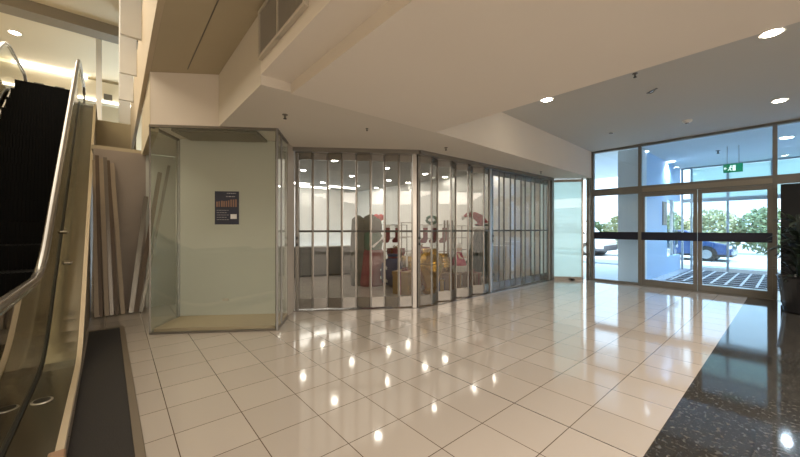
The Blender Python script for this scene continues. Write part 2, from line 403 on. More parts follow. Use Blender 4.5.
# frosted side window between shutters and entrance
fa, fb = Vector((9.80, 4.60)), Vector((10.33, 3.95))
w5 = S(MB().wall(fa, fa+(fb-fa)*.05, 0, 2.93, .05).wall(fb-(fb-fa)*.05, fb, 0, H1, .05).wall(fa, fb, 2.86, 2.93, .06).build('window_4', M_alu))
w5['label'] = 'frosted pale green side window beside the entrance'
MB().wall(fa+(fb-fa)*.05, fb-(fb-fa)*.05, 0.09, 2.86, .012).build('pane', M_frost, w5)
MB().wall(fa, fb, 0, 0.09, .05).build('sill', M_alud, w5)
S(MB().wall((10.33, 3.95), (10.52, 3.80), 0, H1, .012).build('window_5', M_gglass), 'narrow clear glass strip beside the frosted window')
S(MB().box((10.40, 3.84, 0), (10.45, 3.89, H1)).build('trim_6', M_alu))
tag(MB().box((-.06, -.03, 0), (.06, .03, .05)).build('floor_stop', M_black, bevel=.01), 'small black floor stop at the foot of the frosted window', 'door stop').location = (10.05, 4.12, 0)

# ================================================================== GLASS DISPLAY CASE
P0, P1, P2, P3 = (0.356, 5.89), (1.79, 4.905), (2.21, 5.57), (0.79, 6.56)
case = thing('display_case', 'empty glass display case with bronze posts at the shop corner', 'display case', (1.07, 5.4, 0))
def rel(p): return (p[0]-1.07, p[1]-5.4)
q0, q1, q2, q3 = map(rel, (P0, P1, P2, P3))
q3b = (q0[0]+(q3[0]-q0[0])*.96, q0[1]+(q3[1]-q0[1])*.96)
MB().wall(q0, q1, 0.03, H1-.03, .012).build('front_pane', M_gglass, case)
MB().wall(q0, q3b, 0.03, H1-.03, .012).build('side_pane', M_gglass, case)
MB().wall(q1, q2, 0.03, H1-.03, .012).build('side_pane', M_gglass, case)
fr = MB()
for a, b in ((q0, q1), (q0, q3b), (q1, q2)):
    fr.wall(a, b, 0, .03, .03); fr.wall(a, b, H1-.035, H1, .035)
fr.build('frame', M_alud, case)
def post(p, w=.03, m=M_alud): return MB().box((p[0]-w/2, p[1]-w/2, 0.0), (p[0]+w/2, p[1]+w/2, H1)).build('post', m, case, bevel=.004)
post(q0, .022); post(q1, .035, M_bronze); post((q1[0]+(q2[0]-q1[0])*.38, q1[1]+(q2[1]-q1[1])*.38), .03, M_bronze); post(q3b, .05, M_bronze)
# grille in its ceiling
gv = thing('ceiling_grille', 'square slatted grey grille in the ceiling of the glass case', 'vent', (1.25, 5.75, H1-.045), -.605)
MB().box((-.60, -.27, .0), (.60, .27, .035)).build('grille_frame', mat('grille_dark', (.16, .15, .12), .6), gv)
sl = MB()
for i in range(24): sl.box((-.58+i*.05, -.25, -.012), (-.568+i*.05, .25, .0))
sl.build('slats', mat('grille_slat', (.30, .28, .22), .5, metal=.3), gv)
# poster on the glass
fd = (Vector(P1)-Vector(P0)); 
def on_front(px):
    a, b = rdir(px)
    d = (P0[0]*(-fd.y)+P0[1]*fd.x)/(a*(-fd.y)+b*fd.x)
    return d
d0, d1 = on_front(215.5), on_front(239.5)
pa, pb = at(215.5, 191, d0), at(239.5, 224, d1)
nrm = Vector((fd.y, -fd.x)).normalized()          # towards the viewer
if nrm.dot(Vector((0, -1))) < 0: nrm = -nrm
nrm = Vector((nrm.x, nrm.y))
ux = (Vector((pb.x, pb.y))-Vector((pa.x, pa.y))); pw = ux.length; ux.normalize()
zt, zb = at(227, 191, (d0+d1)/2).z, at(227, 224, (d0+d1)/2).z
ph = zt-zb
pc = (Vector((pa.x, pa.y))+Vector((pb.x, pb.y)))/2 - nrm*0.02*-1
poster = thing('poster', 'dark blue notice poster fixed to the front of the glass case', 'poster', (pc.x, pc.y, zb), math.atan2(ux.y, ux.x))
MB().box((-pw/2, -.004, 0), (pw/2, .004, ph)).build('sheet', mat('poster_navy', (.02, .025, .045), .4, noise=.3, nscale=6), poster)
tx = MB()
rr = random.Random(3)
def txt_line(mb, x0, x1, z, h):
    x = x0
    while x < x1:
        wd = rr.uniform(.01, .035); mb.box((x, -.0055, z), (min(x+wd, x1), -.004, z+h)); x += wd+.008
txt_line(tx, 0.0, pw/2-.04, ph*.93, .010); txt_line(tx, -.01, pw/2-.05, ph*.83, .012)
for k in range(5): txt_line(tx, -pw/2+.03, pw/2-.14-(k % 2)*.03, ph*(.42-.07*k), .006)
tx.build('printed_lines', mat('poster_grey_print', (.34, .34, .36), .5), poster, )
bd = MB()
for i in range(9): bd.box((-pw/2+.02+i*(pw-.04)/9, -.0055, ph*.53), (-pw/2+.02+i*(pw-.04)/9+.016+.008*rr.random(), -.004, ph*(.68+.08*rr.random())))
bd.build('printed_picture', mat('poster_brown_print', (.22, .13, .09), .5), poster)
MB().box((pw/2-.115, -.0058, ph*.17), (pw/2-.03, -.004, ph*.31)).build('white_patch', mat('poster_white', (.62, .62, .60), .5), poster)
stk = at(226, 299, on_front(226))
tag(MB().box((-.045, -.003, -.02), (.045, .003, .02)).build('sticker', mat('sticker_grey', (.36, .35, .28), .6)), 'small faint grey sticker low on the glass case', 'sticker')
st_o = bpy.data.objects['sticker']; st_o.location = (stk.x+nrm.x*.012, stk.y+nrm.y*.012, stk.z); st_o.rotation_euler.z = math.atan2(ux.y, ux.x)

# jamb wall between the case and the shutter
S(MB().prism([(2.23, 5.60), (2.47, 5.90), (2.47, 5.98), (2.22, 6.0)], 0, H1).build('wall_jamb', mat('grey_jamb', (.42, .38, .33), .5)), 'grey jamb beside the glass case')

# ================================================================== FOLDING SHUTTERS
def zig(a, b, n, amp, first=1):
    a = Vector(a); b = Vector(b); d = (b-a); nn = Vector((-d.y, d.x)).normalized()
    pts = []
    for i in range(n+1):
        s_ = amp if (i % 2) == (0 if first > 0 else 1) else -amp
        if i in (0, n): s_ = 0
        pts.append(a+d*(i/n)+nn*s_)
    return pts
def shutter(a, b, n, amp, label, lock=True):
    t = thing('folding_shutter', label, 'folding shutter', (a[0], a[1], 0), group='clear folding shutters across the shop front')
    O = Vector(a); pts = [p-O for p in zig(a, b, n, amp)]
    for i in range(n):
        p, q = pts[i], pts[i+1]; d = (q-p).normalized(); p2, q2 = p+d*.008, q-d*.008
        m = MB()
        m.wall(p2, p2+d*.014, .03, 2.90, .022); m.wall(q2-d*.014, q2, .03, 2.90, .022)
        m.wall(p2, q2, .03, .22, .022); m.wall(p2, q2, 2.76, 2.90, .022)
        pn = m.build('panel', M_alu, t)
        MB().wall(p2+d*.02, q2-d*.02, .22, 2.76, .005).build('pane', M_poly, pn)
        MB().wall(p2, q2, 1.43, 1.468, .03).build('mid_rail', mat('dark_mid_rail', (.07, .065, .055), .4, metal=.4), pn)
    for p in pts[1:-1]:
        pass
    hg = MB()
    for p in pts[1:-1]:
        hg.cyl((p.x, p.y, .04), .010, 2.85, 8)
    hg.build('hinges', M_alu, t)
    # leading posts
    dd = (Vector(b)-Vector(a)).normalized()
    e = pts[-1]
    MB().wall(e-dd*.0, e+dd*.075, 0, 2.92, .06).build('lead_post', mat('lead_post_aluminium', (.52, .49, .45), .3, metal=.8), t, bevel=.004)
    s0 = pts[0]
    MB().wall(s0-dd*.05, s0+dd*.005, 0, 2.92, .05).build('end_post', M_alu, t, bevel=.004)
    if lock:
        n2 = Vector((dd.y, -dd.x))
        for z in (1.18, 1.30):
            c = s0-dd*.02+n2*.03; MB().box((c.x-.015, c.y-.015, z), (c.x+.015, c.y+.015, z+.05)).build('lock', M_black, t)
    return t
shutter((2.53, 5.86), (4.27, 4.665), 8, .020, 'clear folding shutter nearest the glass case, angled across the shop corner')
shutter((4.40, 4.62), (6.66, 4.62), 8, .06, 'middle clear folding shutter in front of the gold decorations')
shutter((6.80, 4.62), (9.58, 4.62), 11, .014, 'clear folding shutter nearest the frosted window')
S(MB().wall((2.40, 5.95), (4.36, 4.60), 2.90, H1, .20).build('trim_7', mat('header_track', (.20, .185, .16), .4, metal=.4)), 'shutter track over the angled shop corner')
S(MB().wall((4.33, 4.62), (9.70, 4.62), 2.90, H1, .24).build('trim_8', MATS['header_track']), 'shutter track over the long shop front')
S(MB().wall((2.40, 5.95), (4.36, 4.60), 0, .012, .16).build('trim_9', M_alu), 'floor track of the angled shutter')
S(MB().wall((4.33, 4.62), (9.70, 4.62), 0, .012, .22).build('trim_10', M_alu), 'floor track of the long shutters')

# ================================================================== ESCALATOR
PHI = R(0.93)
def loc2w(x, y): return (x*math.cos(PHI)-y*math.sin(PHI), x*math.sin(PHI)+y*math.cos(PHI))
bx_, by_ = loc2w(-1.05, 5.0)
esc = thing('escalator', 'escalator with steps blackened for shade rising on the left between smoked glass balustrades', 'escalator', (bx_, by_, 0), PHI)
def E(x, y, z): return (x+1.05, y-5.0, z)      # local frame -> empty frame
SL = 0.767
def inc_pts(z0, y_lo, y_hi, ylo_end, yhi_end, rnd=0.45):
    """flat - curve - incline - curve - flat centreline as (y, z) list"""
    P = [(ylo_end, z0)]
    for k in range(7):
        t = k/6; y = y_lo-rnd+2*rnd*t; P.append((y, z0+SL*rnd*t*t))
    z_hi = z0+SL*(y_hi-y_lo)
    for k in range(7):
        t = k/6; y = y_hi-rnd+2*rnd*t; P.append((y, z_hi-SL*rnd*(1-t)**2))
    P.append((yhi_end, z_hi)); return P
Y_LO, Y_HI = 4.85, 10.6
rail = inc_pts(1.03, Y_LO, Y_HI, 2.9, 12.6)
zt_ = rail[-1][1]
base = inc_pts(0.08, Y_LO+.15, Y_HI+.15, 2.95, 12.9)
def newel(y, z, sgn):
    return [(y+sgn*.33*math.sin(a), z-.33+.33*math.cos(a)) for a in [R(v) for v in range(15, 181, 15)]]
full = [p for p in reversed(newel(2.9, 1.03, -1))]+rail+newel(12.6, zt_, 1)
def resample_base(y):
    for (a, b) in zip(base, base[1:]):
        if a[0] <= y <= b[0]: return a[1]+(b[1]-a[1])*(y-a[0])/(b[0]-a[0])
    return base[0][1] if y < base[0][0] else base[-1][1]
for X in (-0.50, -1.60):
    MB().tube([E(X, y, z) for y, z in full], .038, 10, flat=.75).build('handrail', mat('dark_handrail', (.10, .085, .07), .22, coat=.6), esc, smooth=True)
    MB().tube([E(X, y, z-.045) for y, z in rail], .022, 8).build('rail_profile', M_steel, esc, smooth=True)
    g = MB(); rows = [(y, z) for y, z in rail]
    ys = [2.65]+[y for y, z in rail]+[12.85]; zs = [.85]+[z-.05 for y, z in rail]+[zt_-.2]
    prof = list(zip(ys, zs))+[(y, resample_base(y)+.03) for y in reversed(ys)]
    g.extr([(y-5.0, z) for y, z in prof], X-.006+1.05, X+.006+1.05)
    g.build('glass_panel', M_smoke, esc)
    MB().tube([E(X, y, z+.03) for y, z in base], .022, 6).build('gasket', M_black, esc)
# deck plates and cladding
def deck(x0, x1, dz, th, name, m):
    prof = [(y-5.0, z+dz) for y, z in base]+[(y-5.0, z+dz-th) for y, z in reversed(base)]
    return MB().extr(prof, x0+1.05, x1+1.05).build(name, m, esc)
deck(-.49, -.245, 0.02, .03, 'deck_plate', M_steel)
deck(-.245, -.205, 0.045, .05, 'edge_trim', M_brass)
deck(-1.9, -1.61, 0.02, .03, 'deck_plate', M_steel)
prof = [(y-5.0, z-.005) for y, z in base]+[(12.9-5, 3.5), (Y_HI+1.0-5, 3.5), (Y_LO+3.2-5, 0.0), (2.95-5, 0.0)]
MB().extr(prof, -.240+1.05, -.225+1.05).build('cladding', mat('escalator_cladding', (.20, .165, .12), .4, metal=.4), esc)
MB().extr(prof, -1.9+1.05, -1.885+1.05).build('cladding', MATS['escalator_cladding'], esc)
prof = [(y-5.0, z+.12) for y, z in base]+[(y-5.0, z-.25) for y, z in reversed(base)]
MB().extr(prof, -.62+1.05, -.60+1.05).build('skirt', M_alud, esc)
MB().extr(prof, -1.50+1.05, -1.48+1.05).build('skirt', M_alud, esc)
# steps
run = 0.40; rise = run*SL; n = int((Y_HI-Y_LO)/run)+1
sm = None
def step_mesh():
    m = MB(); m.box((-.43, 0, -.03), (.43, run+.02, 0))
    m.box((-.43, -.012, -rise), (.43, .012, -.0))
    for i in range(22): m.box((-.42+i*.0385, .0, 0), (-.42+i*.0385+.012, run-.02, .008))
    for i in range(22): m.box((-.42+i*.0385, -.022, -rise), (-.42+i*.0385+.012, -.012, -.01))
    return m
s0 = step_mesh().build('step', M_stp, esc); 
for k in range(n):
    o = s0 if k == 0 else s0.copy()
    if k: COL.objects.link(o); o.parent = esc
    y = Y_LO+.25+k*run; o.location = E(-1.05, y, .06+rise*(k+1))
    yl = MB() if False else None
MB().box((.62-1.05+.0, 2.6-5, .0), (1.48-1.05, Y_LO+.25-5, .05)).build('landing_plate', M_alud, esc) if False else MB().box((-.43, 2.2-5, .0), (.43, Y_LO+.25-5, .05)).build('landing_plate', M_alud, esc)
MB().box((-.43, Y_HI+.35-5, UF-.08), (.43, 12.9-5, UF+.02)).build('landing_plate', M_alud, esc)
# newel fittings: round stop plate, bracket with comb of fins, end block
sp = fl(42, 398, .10); sx = None
def w2e(p):
    x = p.x*math.cos(PHI)+p.y*math.sin(PHI); y = -p.x*math.sin(PHI)+p.y*math.cos(PHI); return (x+1.05, y-5.0, p.z)
c = w2e(fl(42, 398, .12))
MB().cyl((c[0], c[1], .095), .066, .010, 28).build('round_plate', mat('pale_ring', (.55, .52, .45), .3, metal=.6), esc, bevel=.004)
MB().cyl((c[0], c[1], .105), .050, .003, 28).build('round_cover', M_black, esc)
# metal clamps on the deck
for (px, py, hh) in ((68, 262, .10), (64, 232, .07)):
    pp = w2e(at(px, py, 3.95)); 
    MB().box((pp[0]-.05, pp[1]-.03, pp[2]-hh/4), (pp[0]+.04, pp[1]+.03, pp[2]+hh/4)).build('clamp', M_steel, esc, bevel=.02)
MB().box((-.245+1.05-.03, 2.84-5, 0), (-.205+1.05+.01, 2.96-5, .125)).build('end_block', mat('copper_end', (.40, .25, .16), .4, metal=.4), esc, bevel=.01)

# floor mat beside the escalator
mt = thing('floor_mat', 'long charcoal floor mat with brown edging beside the escalator', 'mat', (*loc2w(0, 4.5), 0), PHI)
MB().box((-.20, -3.0, 0), (.135, 2.05, .012)).build('carpet', M_mat, mt)
MB().box((.135, -3.0, 0), (.19, 2.15, .018)).box((-.20, 2.05, 0), (.135, 2.15, .018)).build('edging', mat('brown_edging', (.16, .13, .095), .5, metal=.3), mt, bevel=.004)

# ================================================================== UPPER LEVEL DETAILS
for i, (Y, lab) in enumerate(((6.7, 'nearest and tallest'), (8.35, 'second nearest'), (10.1, 'third nearest'), (12.3, 'farthest'))):
    o = MB().box((-.13, -.03, -.06), (.13, .03, 3.0)).build('hanging_banner', mat('white_banner_panel', (.72, .72, .70), .4, noise=.03, nscale=4), bevel=.006)
    o.location = (.165, Y, 4.55)
    tag(o, lab + ' white upright fin panel along the void edge', 'panel', 'white fins along the upper floor edge')
tag(MB().box((-6.5, 18.1, 7.46), (-.9, 18.2, 7.53)).build('light_strip', emitm('cove_strip', (1, .95, .82), 4)), 'long white light strip under the cream upper ceiling', 'light')
tag(MB().box((-2.4, 18.1, 6.64), (1.2, 18.2, 6.69)).build('light_strip', MATS['cove_strip']), 'lower short light strip seen past the escalator rail', 'light')
for px, py, lab in ((39, 86, 'left'), (60, 90, 'middle'), (108, 97, 'right')):
    p = onY(px, py, 18.15); o = MB().box((-.13, -.05, -.12), (.13, .05, .12)).build('wall_speaker', M_alud, bevel=.01); o.location = p
    tag(o, lab + ' small dark square speaker on the upper level bulkhead', 'speaker', 'speakers on the upper bulkhead')
o = MB().box((-.07, -.07, 4.45), (.07, .07, Z3)).build('upper_column', M_white); o.location = (*onY(99, 100, 14.5).xy, 0)
S(o, 'slim white column on the upper level'); o.name = 'wall_column'

def downlight(x, y, z, m, label, r=.085, power=0, col=(1, 1, 1), group=None, spot=1.9):
    t = thing('downlight', label, 'ceiling light', (x, y, z), 0, group)
    MB().lathe([(r*.92, -.002), (r*1.25, -.008), (r*1.28, 0.0)], seg=24).build('trim_ring', M_white, t)
    MB().cyl((0, 0, -.012), r*.9, .008, 20).build('lamp', m, t)
    if power:
        l = light('lamp_light', 'SPOT', (0, 0, -.03), power, col, spot_size=spot, spot_blend=.8, shadow_soft_size=.06); l.parent = t
    return t
G1 = 'recessed downlights in the high ceiling'
downlight(5.64, 2.74, H2, M_lamp, 'bright downlight closest to the shop front soffit', power=50, col=(1, .86, .68), group=G1)
downlight(5.66, .155, H2, M_lamp, 'bright downlight at the upper right, nearest the viewer', power=50, col=(1, .86, .68), group=G1)
downlight(8.76, .15, H2, M_lamp, 'bright downlight just inside the right end of the entrance glazing', power=50, col=(1, .86, .68), group=G1)
downlight(8.76, 2.74, H2, M_alud, 'unlit dark downlight near the left end of the entrance glazing', r=.05, group=G1)
for (x, y) in ((5.66, -2.4), (8.76, -2.4), (5.66, -5.0)):
    pass
l_ = light('hall_fill', 'AREA', (3.2, -4.2, 2.88), 560, WARM, (0, 0, 0), shape='RECTANGLE', size=8, size_y=6.5)  # unseen fill added behind the camera to brighten floor and ceilings
# upper level lamp
p = at(15, 32, 10.4); downlight(p.x, p.y, Z3, M_lamp, 'round lamp in the cream ceiling of the upper level', r=.13)
p = at(113, 115, 15.5)
tag(MB().cyl((0, 0, -.06), .12, .06, 16).build('ceiling_lamp', M_lamp), 'small glowing lamp low down on the upper level far away', 'light'); bpy.data.objects['ceiling_lamp'].location = p

# shop lights
GS = 'white downlights inside the shop'
rowsY = {6.4: 'front', 8.5: 'middle', 10.6: 'rear', 12.9: 'rearmost'}
colsX = {2.95: 'leftmost', 4.75: 'second from left', 6.65: 'centre', 8.4: 'second from right', 9.45: 'rightmost'}
for Y, rn_ in rowsY.items():
    for X, cn in colsX.items():
        if Y == 6.4 and X < 3: continue
        downlight(X, Y, 3.45, M_slamp, 'lit shop downlight, %s row, %s column' % (rn_, cn), r=.09, group=GS)
bl = ['left end of the front row', 'centre of the front row', 'right end of the front row', 'left of the rear pair', 'right of the rear pair']
for i, (X, Y) in enumerate(((3.2, 13.6), (5.6, 13.6), (8.0, 13.6), (4.4, 14.4), (7.0, 14.4))):
    o = MB().box((-.75, -.08, -.05), (.75, .08, 0)).build('linear_light', emitm('tube_light', (1, .96, .88), 5)); o.location = (X, Y, 3.44)
    tag(o, 'long white batten light at the back of the shop, ' + bl[i], 'ceiling light', 'batten lights at the back of the shop')

# ceiling fittings
def sprinkler(x, y, z, label, s=1.0):
    t = thing('sprinkler', label, 'sprinkler', (x, y, z))
    MB().lathe([(.035*s, 0), (.035*s, -.008), (.012*s, -.012), (.012*s, -.05*s)], seg=14).build('stem', M_alud, t)
    MB().cyl((0, 0, -.058*s), .022*s, .006, 12).build('deflector', M_black, t)
p = at(285, 116, (H1-EYE)*F/(228-114)); sprinkler(p.x, p.y, H1, 'small dark sprinkler over the right corner of the glass case')
p = at(367, 129, (H1-EYE)*F/(228-128)); sprinkler(p.x, p.y, H1, 'tiny sprinkler over the angled folding shutter', .6)
p = at(446, 148, (H1-EYE)*F/(228-147)); sprinkler(p.x, p.y, H1, 'sprinkler over the middle folding shutter', .9)
p = at(635, 74, (H2-EYE)*F/(228-73)); sprinkler(p.x, p.y, H2, 'dark sprinkler hanging from the dimmed high ceiling', 1.0)
p = at(541, 172, (H1-EYE)*F/(228-171)); sprinkler(p.x, p.y, H1, 'sprinkler at the far end of the shop front soffit', .9)
p = at(652, 90, (H2-EYE)*F/(228-90))
t = thing('ceiling_hook', 'small bent metal bracket on the dimmed high ceiling', 'bracket', (p.x, p.y, H2), .9)
MB().box((-.10, -.012, -.012), (.10, .012, 0)).build('plate', M_alu, t); MB().tube([(-.06, 0, -.01), (-.03, 0, -.035), (.03, 0, -.035), (.07, 0, -.015)], .007, 8).build('hook', M_alud, t)
p = at(687, 121, (H2-EYE)*F/(228-120))
t = thing('smoke_detector', 'round white smoke detector on the high ceiling before the entrance', 'smoke detector', (p.x, p.y, H2))
MB().lathe([(.085, 0), (.085, -.02), (.06, -.045), (.045, -.05)], seg=24).build('housing', M_white, t, smooth=False)
MB().cyl((0, 0, -.062), .03, .012, 16).build('sensor', M_alud, t)

# air vent in the vertical face of the bulkhead
vX = 1.12
a1 = onX(262, 60, vX); a0 = onX(309, 14, vX)
y0v, y1v = a0.y, a1.y; zb_v = 3.20; zt_v = H2-.04
vt = thing('air_vent', 'grey louvred air vent in the side of the lowered ceiling', 'vent', (vX-.02, (y0v+y1v)/2, zb_v))
hv = (y1v-y0v)/2; HV = zt_v-zb_v
MB().box((-.02, -hv+.03, 0), (0.019, hv-.03, .03)).box((-.02, -hv+.03, HV-.03), (.019, hv-.03, HV)).box((-.021, -hv, 0), (.0195, -hv+.03, HV)).box((-.021, hv-.03, 0), (.0195, hv, HV)).box((-.018, .02, 0), (.02, .045, HV)).build('frame', mat('vent_frame', (.55, .50, .42), .5), vt)
sl = MB()
nl = 40
for i in range(nl):
    y_ = -hv+.03+i*(2*hv-.06)/nl; sl.box((-.010, y_, .03), (.014, y_+.010, HV-.03))
sl.build('louvres', mat('vent_louvre', (.36, .33, .28), .5), vt)
MB().box((.0165, -hv+.035, .032), (.0185, hv-.035, HV-.032)).build('backing', M_black, vt)

# ================================================================== LEANING BOARDS
boards = [
    ((97, 312), (95, 160), .07, 'b1', 'narrow pale timber board'), ((101, 311), (97, 155), .05, 'b2', 'narrow brown board'),
    ((107, 311), (101, 158), .06, 'b1', 'light tan board'), ((112, 311), (105, 157), .05, 'b3', 'thin grey metal strip'),
    ((117, 311), (108, 160), .05, 'b2', 'darker brown strip'), ((123, 312), (112, 163), .06, 'b1', 'pale board with its foot furthest right in the bundle'),
    ((131, 311), (146, 196), .07, 'b3', 'grey metal bar sloping to the right'), ((136, 311), (160, 172), .07, 'b2', 'brown bar sloping right into the glass case reflection'),
    ((141, 312), (169, 165), .05, 'b3', 'thin grey rod sloping right behind the glass case'), ((125, 311), (110, 184), .03, 'b2', 'thin brown rod crossing the boards')]
bm_ = {'b1': mat('pale_timber', (.30, .235, .165), .6, noise=.12, nscale=14), 'b2': mat('brown_timber', (.10, .065, .04), .6, noise=.15, nscale=14), 'b3': mat('grey_strip', (.17, .15, .125), .35, metal=.5)}
for (a, b, wd, mm, lab) in boards:
    A = at(a[0], a[1], fl(a[0], a[1]).length and (7.55/rdir(a[0])[1])); A.z = .015
    B = onY(b[0], b[1], 7.955 if b[0] < 135 else 7.90)
    o = MB().bar((0, 0, 0), B-A, wd, .025).build('leaning_board', bm_[mm]); o.location = A
    tag(o, lab + ' leaning against the hoarding', 'board', 'boards leaning on the hoarding')

# ================================================================== SHOP CONTENTS
# low dark partition wall
pa_, pb_ = fl(292, 277.5), fl(362, 273.5)
cn = thing('counter', 'long low dark grey counter inside the shop on the left', 'counter', (*pa_.xy, 0), math.atan2((pb_-pa_).y, (pb_-pa_).x))
Lc = (pb_-pa_).length
MB().box((-1.2, 0, 0.06), (Lc+.4, .5, .90)).build('body', mat('counter_grey', (.10, .10, .095), .5, noise=.1, nscale=5), cn)
MB().box((-1.2, -.02, .90), (Lc+.42, .54, .93)).build('top', mat('counter_top', (.22, .21, .19), .4), cn)
MB().box((-1.2, .03, 0), (Lc+.36, .5, .06)).build('plinth', M_black, cn)
for i in (1, 2):
    MB().box((-1.2+i*1.15, -.004, .08), (-1.19+i*1.15, .002, .88)).build('panel_joint', M_black, cn)

# covered tree with red skirt (leftmost figure-like bundle)
D = 9.0
def place(px, d): a, b = rdir(px); return (a*d, b*d, 0)
M_red = mat('red_cloth', (.16, .008, .014), .8, noise=.25, nscale=9, bump=.4)
M_grn = mat('green_cloth', (.03, .10, .055), .8, noise=.25, nscale=9)
M_gry = mat('grey_cloth', (.07, .07, .055), .85, noise=.25, nscale=7)
M_gold = mat('gold_foil', (.50, .29, .05), .22, metal=.85, noise=.2, nscale=7, bump=.5)
M_gold2 = mat('gold_paper', (.26, .155, .03), .4, metal=.5, noise=.2, nscale=5)
M_bluec = mat('dark_blue_cloth', (.01, .015, .07), .7, noise=.2, nscale=8)
M_wht = mat('white_cloth', (.75, .74, .72), .8, noise=.05, nscale=10)
M_brown = mat('cardboard_brown', (.13, .07, .04), .8, noise=.1, nscale=6)
wobf = lambda a, n, amp: (lambda t, z: amp*math.sin(n*t+a+z*2))
t = thing('draped_figure', 'tall draped bundle in grey and green cloth with a red skirt and red bow', 'decoration', place(371, 9.0))
MB().lathe([(.42, 0), (.43, .1), (.38, .5), (.33, .85), (.28, .95)], seg=36, wob=wobf(0, 9, .05)).build('red_skirt', M_red, t, smooth=True)
MB().lathe([(.29, .93), (.31, 1.1), (.30, 1.3), (.24, 1.42)], seg=30, wob=wobf(1, 6, .05)).build('green_wrap', M_grn, t, smooth=True)
MB().lathe([(.26, 1.38), (.29, 1.5), (.27, 1.68), (.18, 1.82), (.05, 1.88)], seg=30, wob=wobf(2, 5, .05)).build('grey_hood', M_gry, t, smooth=True)
b = MB()
for s_ in (-1, 1): b.lathe([(.02, -.09), (.09, -.05), (.10, .04), (.03, .09)], c=(.18+s_*.08, -.10, 1.80), seg=12)
b.build('red_bow', mat('bright_red', (.65, .03, .04), .5), t, smooth=True)
MB().bar((-.16, -.30, 1.02), (.2, -.28, 1.28), .05, .04).build('white_strap', M_wht, t)
MB().lathe([(.20, 0), (.22, .5), (.20, 1.2), (.16, 1.75), (.04, 1.85)], c=(-.34, .1, 0), seg=24, wob=wobf(0, 4, .06)).build('grey_side_wrap', M_gry, t, smooth=True)

t = thing('gift_sack', 'dark blue sack with white stars on the shop floor beside the red skirt', 'sack', place(393, 8.6))
MB().lathe([(.10, 0.02), (.27, .12), (.31, .35), (.27, .6), (.16, .72), (.10, .76), (.15, .84)], seg=30, wob=wobf(0, 5, .06)).build('bag', M_bluec, t, smooth=True)
st = MB()
for k in range(14):
    a = rr.uniform(math.pi, 2*math.pi)-.85+.2; z = rr.uniform(.15, .62); r_ = .325
    c_ = Vector((r_*math.cos(a), r_*math.sin(a), z)); n_ = Vector((math.cos(a), math.sin(a), 0)); u_ = Vector((-n_.y, n_.x, 0)); sz = rr.uniform(.03, .055)
    vs = []
    for j in range(10):
        rad = sz if j % 2 == 0 else sz*.45; an = math.pi*j/5
        vs.append(c_+u_*rad*math.sin(an)+Vector((0, 0, 1))*rad*math.cos(an))
    fr_ = [st.bm.verts.new(v) for v in vs]; bk_ = [st.bm.verts.new(v-n_*.03) for v in vs]
    st.bm.faces.new(fr_); st.bm.faces.new(bk_[::-1])
    for j in range(10): st.bm.faces.new((fr_[j], fr_[(j+1) % 10], bk_[(j+1) % 10], bk_[j]))
st.build('stars', M_wht, t)
MB().tube([(.12*math.cos(a), .12*math.sin(a), .76) for a in [k*math.pi/8 for k in range(17)]], .02, 8).build('tie', M_red, t)

def giftbox(px, d, w_, h_, mbox, mrib, label, rz=.3, z=0):
    p = place(px, d); t = thing('gift_box', label, 'gift box', (p[0], p[1], z), rz)
    MB().box((-w_/2, -w_/2, 0), (w_/2, w_/2, h_*.82)).build('box', mbox, t, bevel=.01)
    MB().box((-w_/2-.012, -w_/2-.012, h_*.82), (w_/2+.012, w_/2+.012, h_)).build('lid', mbox, t, bevel=.008)
    MB().box((-.03, -w_/2-.016, 0), (.03, w_/2+.016, h_+.004)).box((-w_/2-.016, -.03, 0), (w_/2+.016, .03, h_+.004)).build('ribbon', mrib, t)
    b = MB()
    for s_ in (-1, 1):
        b.tube([(0, 0, h_+.01), (s_*.06, 0, h_+.07), (s_*.12, 0, h_+.06), (s_*.10, 0, h_+.02), (0, 0, h_+.01)], .014, 6)
    b.build('bow', mrib, t, smooth=True)
giftbox(405, 7.75, .42, .52, M_gold2, M_red, 'large gold gift box at the foot of the post beside the blue sack')
giftbox(412, 8.5, .36, .80, M_gold, M_wht, 'taller gold gift box standing behind the large one', .1)
giftbox(452, 8.25, .40, .40, M_brown, M_gold2, 'brown gift box low between the gold urn and the pink doll', .5)
giftbox(472, 8.65, .36, .36, M_brown, M_red, 'brown gift box on the floor before the red hatted tree', .2)
giftbox(396, 9.35, .34, .95, M_red, M_gold, 'tall red gift box behind the blue sack', .2)

giftbox(421, 9.0, .34, 1.0, M_red, M_gold, 'tall red gift box behind the big gold urn', .4)
giftbox(439, 8.1, .24, .28, M_gold2, M_bluec, 'small gold gift box with dark ribbon between the gold urns', .7)

def urn(px, d, s_, label):
    t = thing('gold_urn', label, 'urn', place(px, d))
    MB().lathe([(v[0]*s_, v[1]*s_) for v in [(.16, 0), (.18, .04), (.12, .12), (.22, .3), (.29, .5), (.30, .68), (.24, .82), (.16, .90), (.20, .98)]], seg=32, wob=wobf(0, 12, .02)).build('vase', M_gold, t, smooth=True)
    MB().tube([(.30*s_*math.cos(a), .30*s_*math.sin(a), .66*s_+.02*math.sin(6*a)) for a in [k*math.pi/12 for k in range(25)]], .018, 8).build('garland', M_gold2, t, smooth=True)
urn(430, 7.75, 1.05, 'big gold foil urn right behind the first folds of the middle shutter')
urn(442, 8.9, .85, 'smaller gold urn behind and right of the big one')

# swirl of gold garland
t = tag(MB().tube([(.0+.45*k/30, .10*math.sin(k*.5), .62+.10*math.sin(k*.35)) for k in range(31)], .045, 8).build('gold_garland', M_gold, smooth=True), 'gold foil garland draped between the two gold urns', 'garland')
t.location = place(432, 7.9); t.location.z = .0

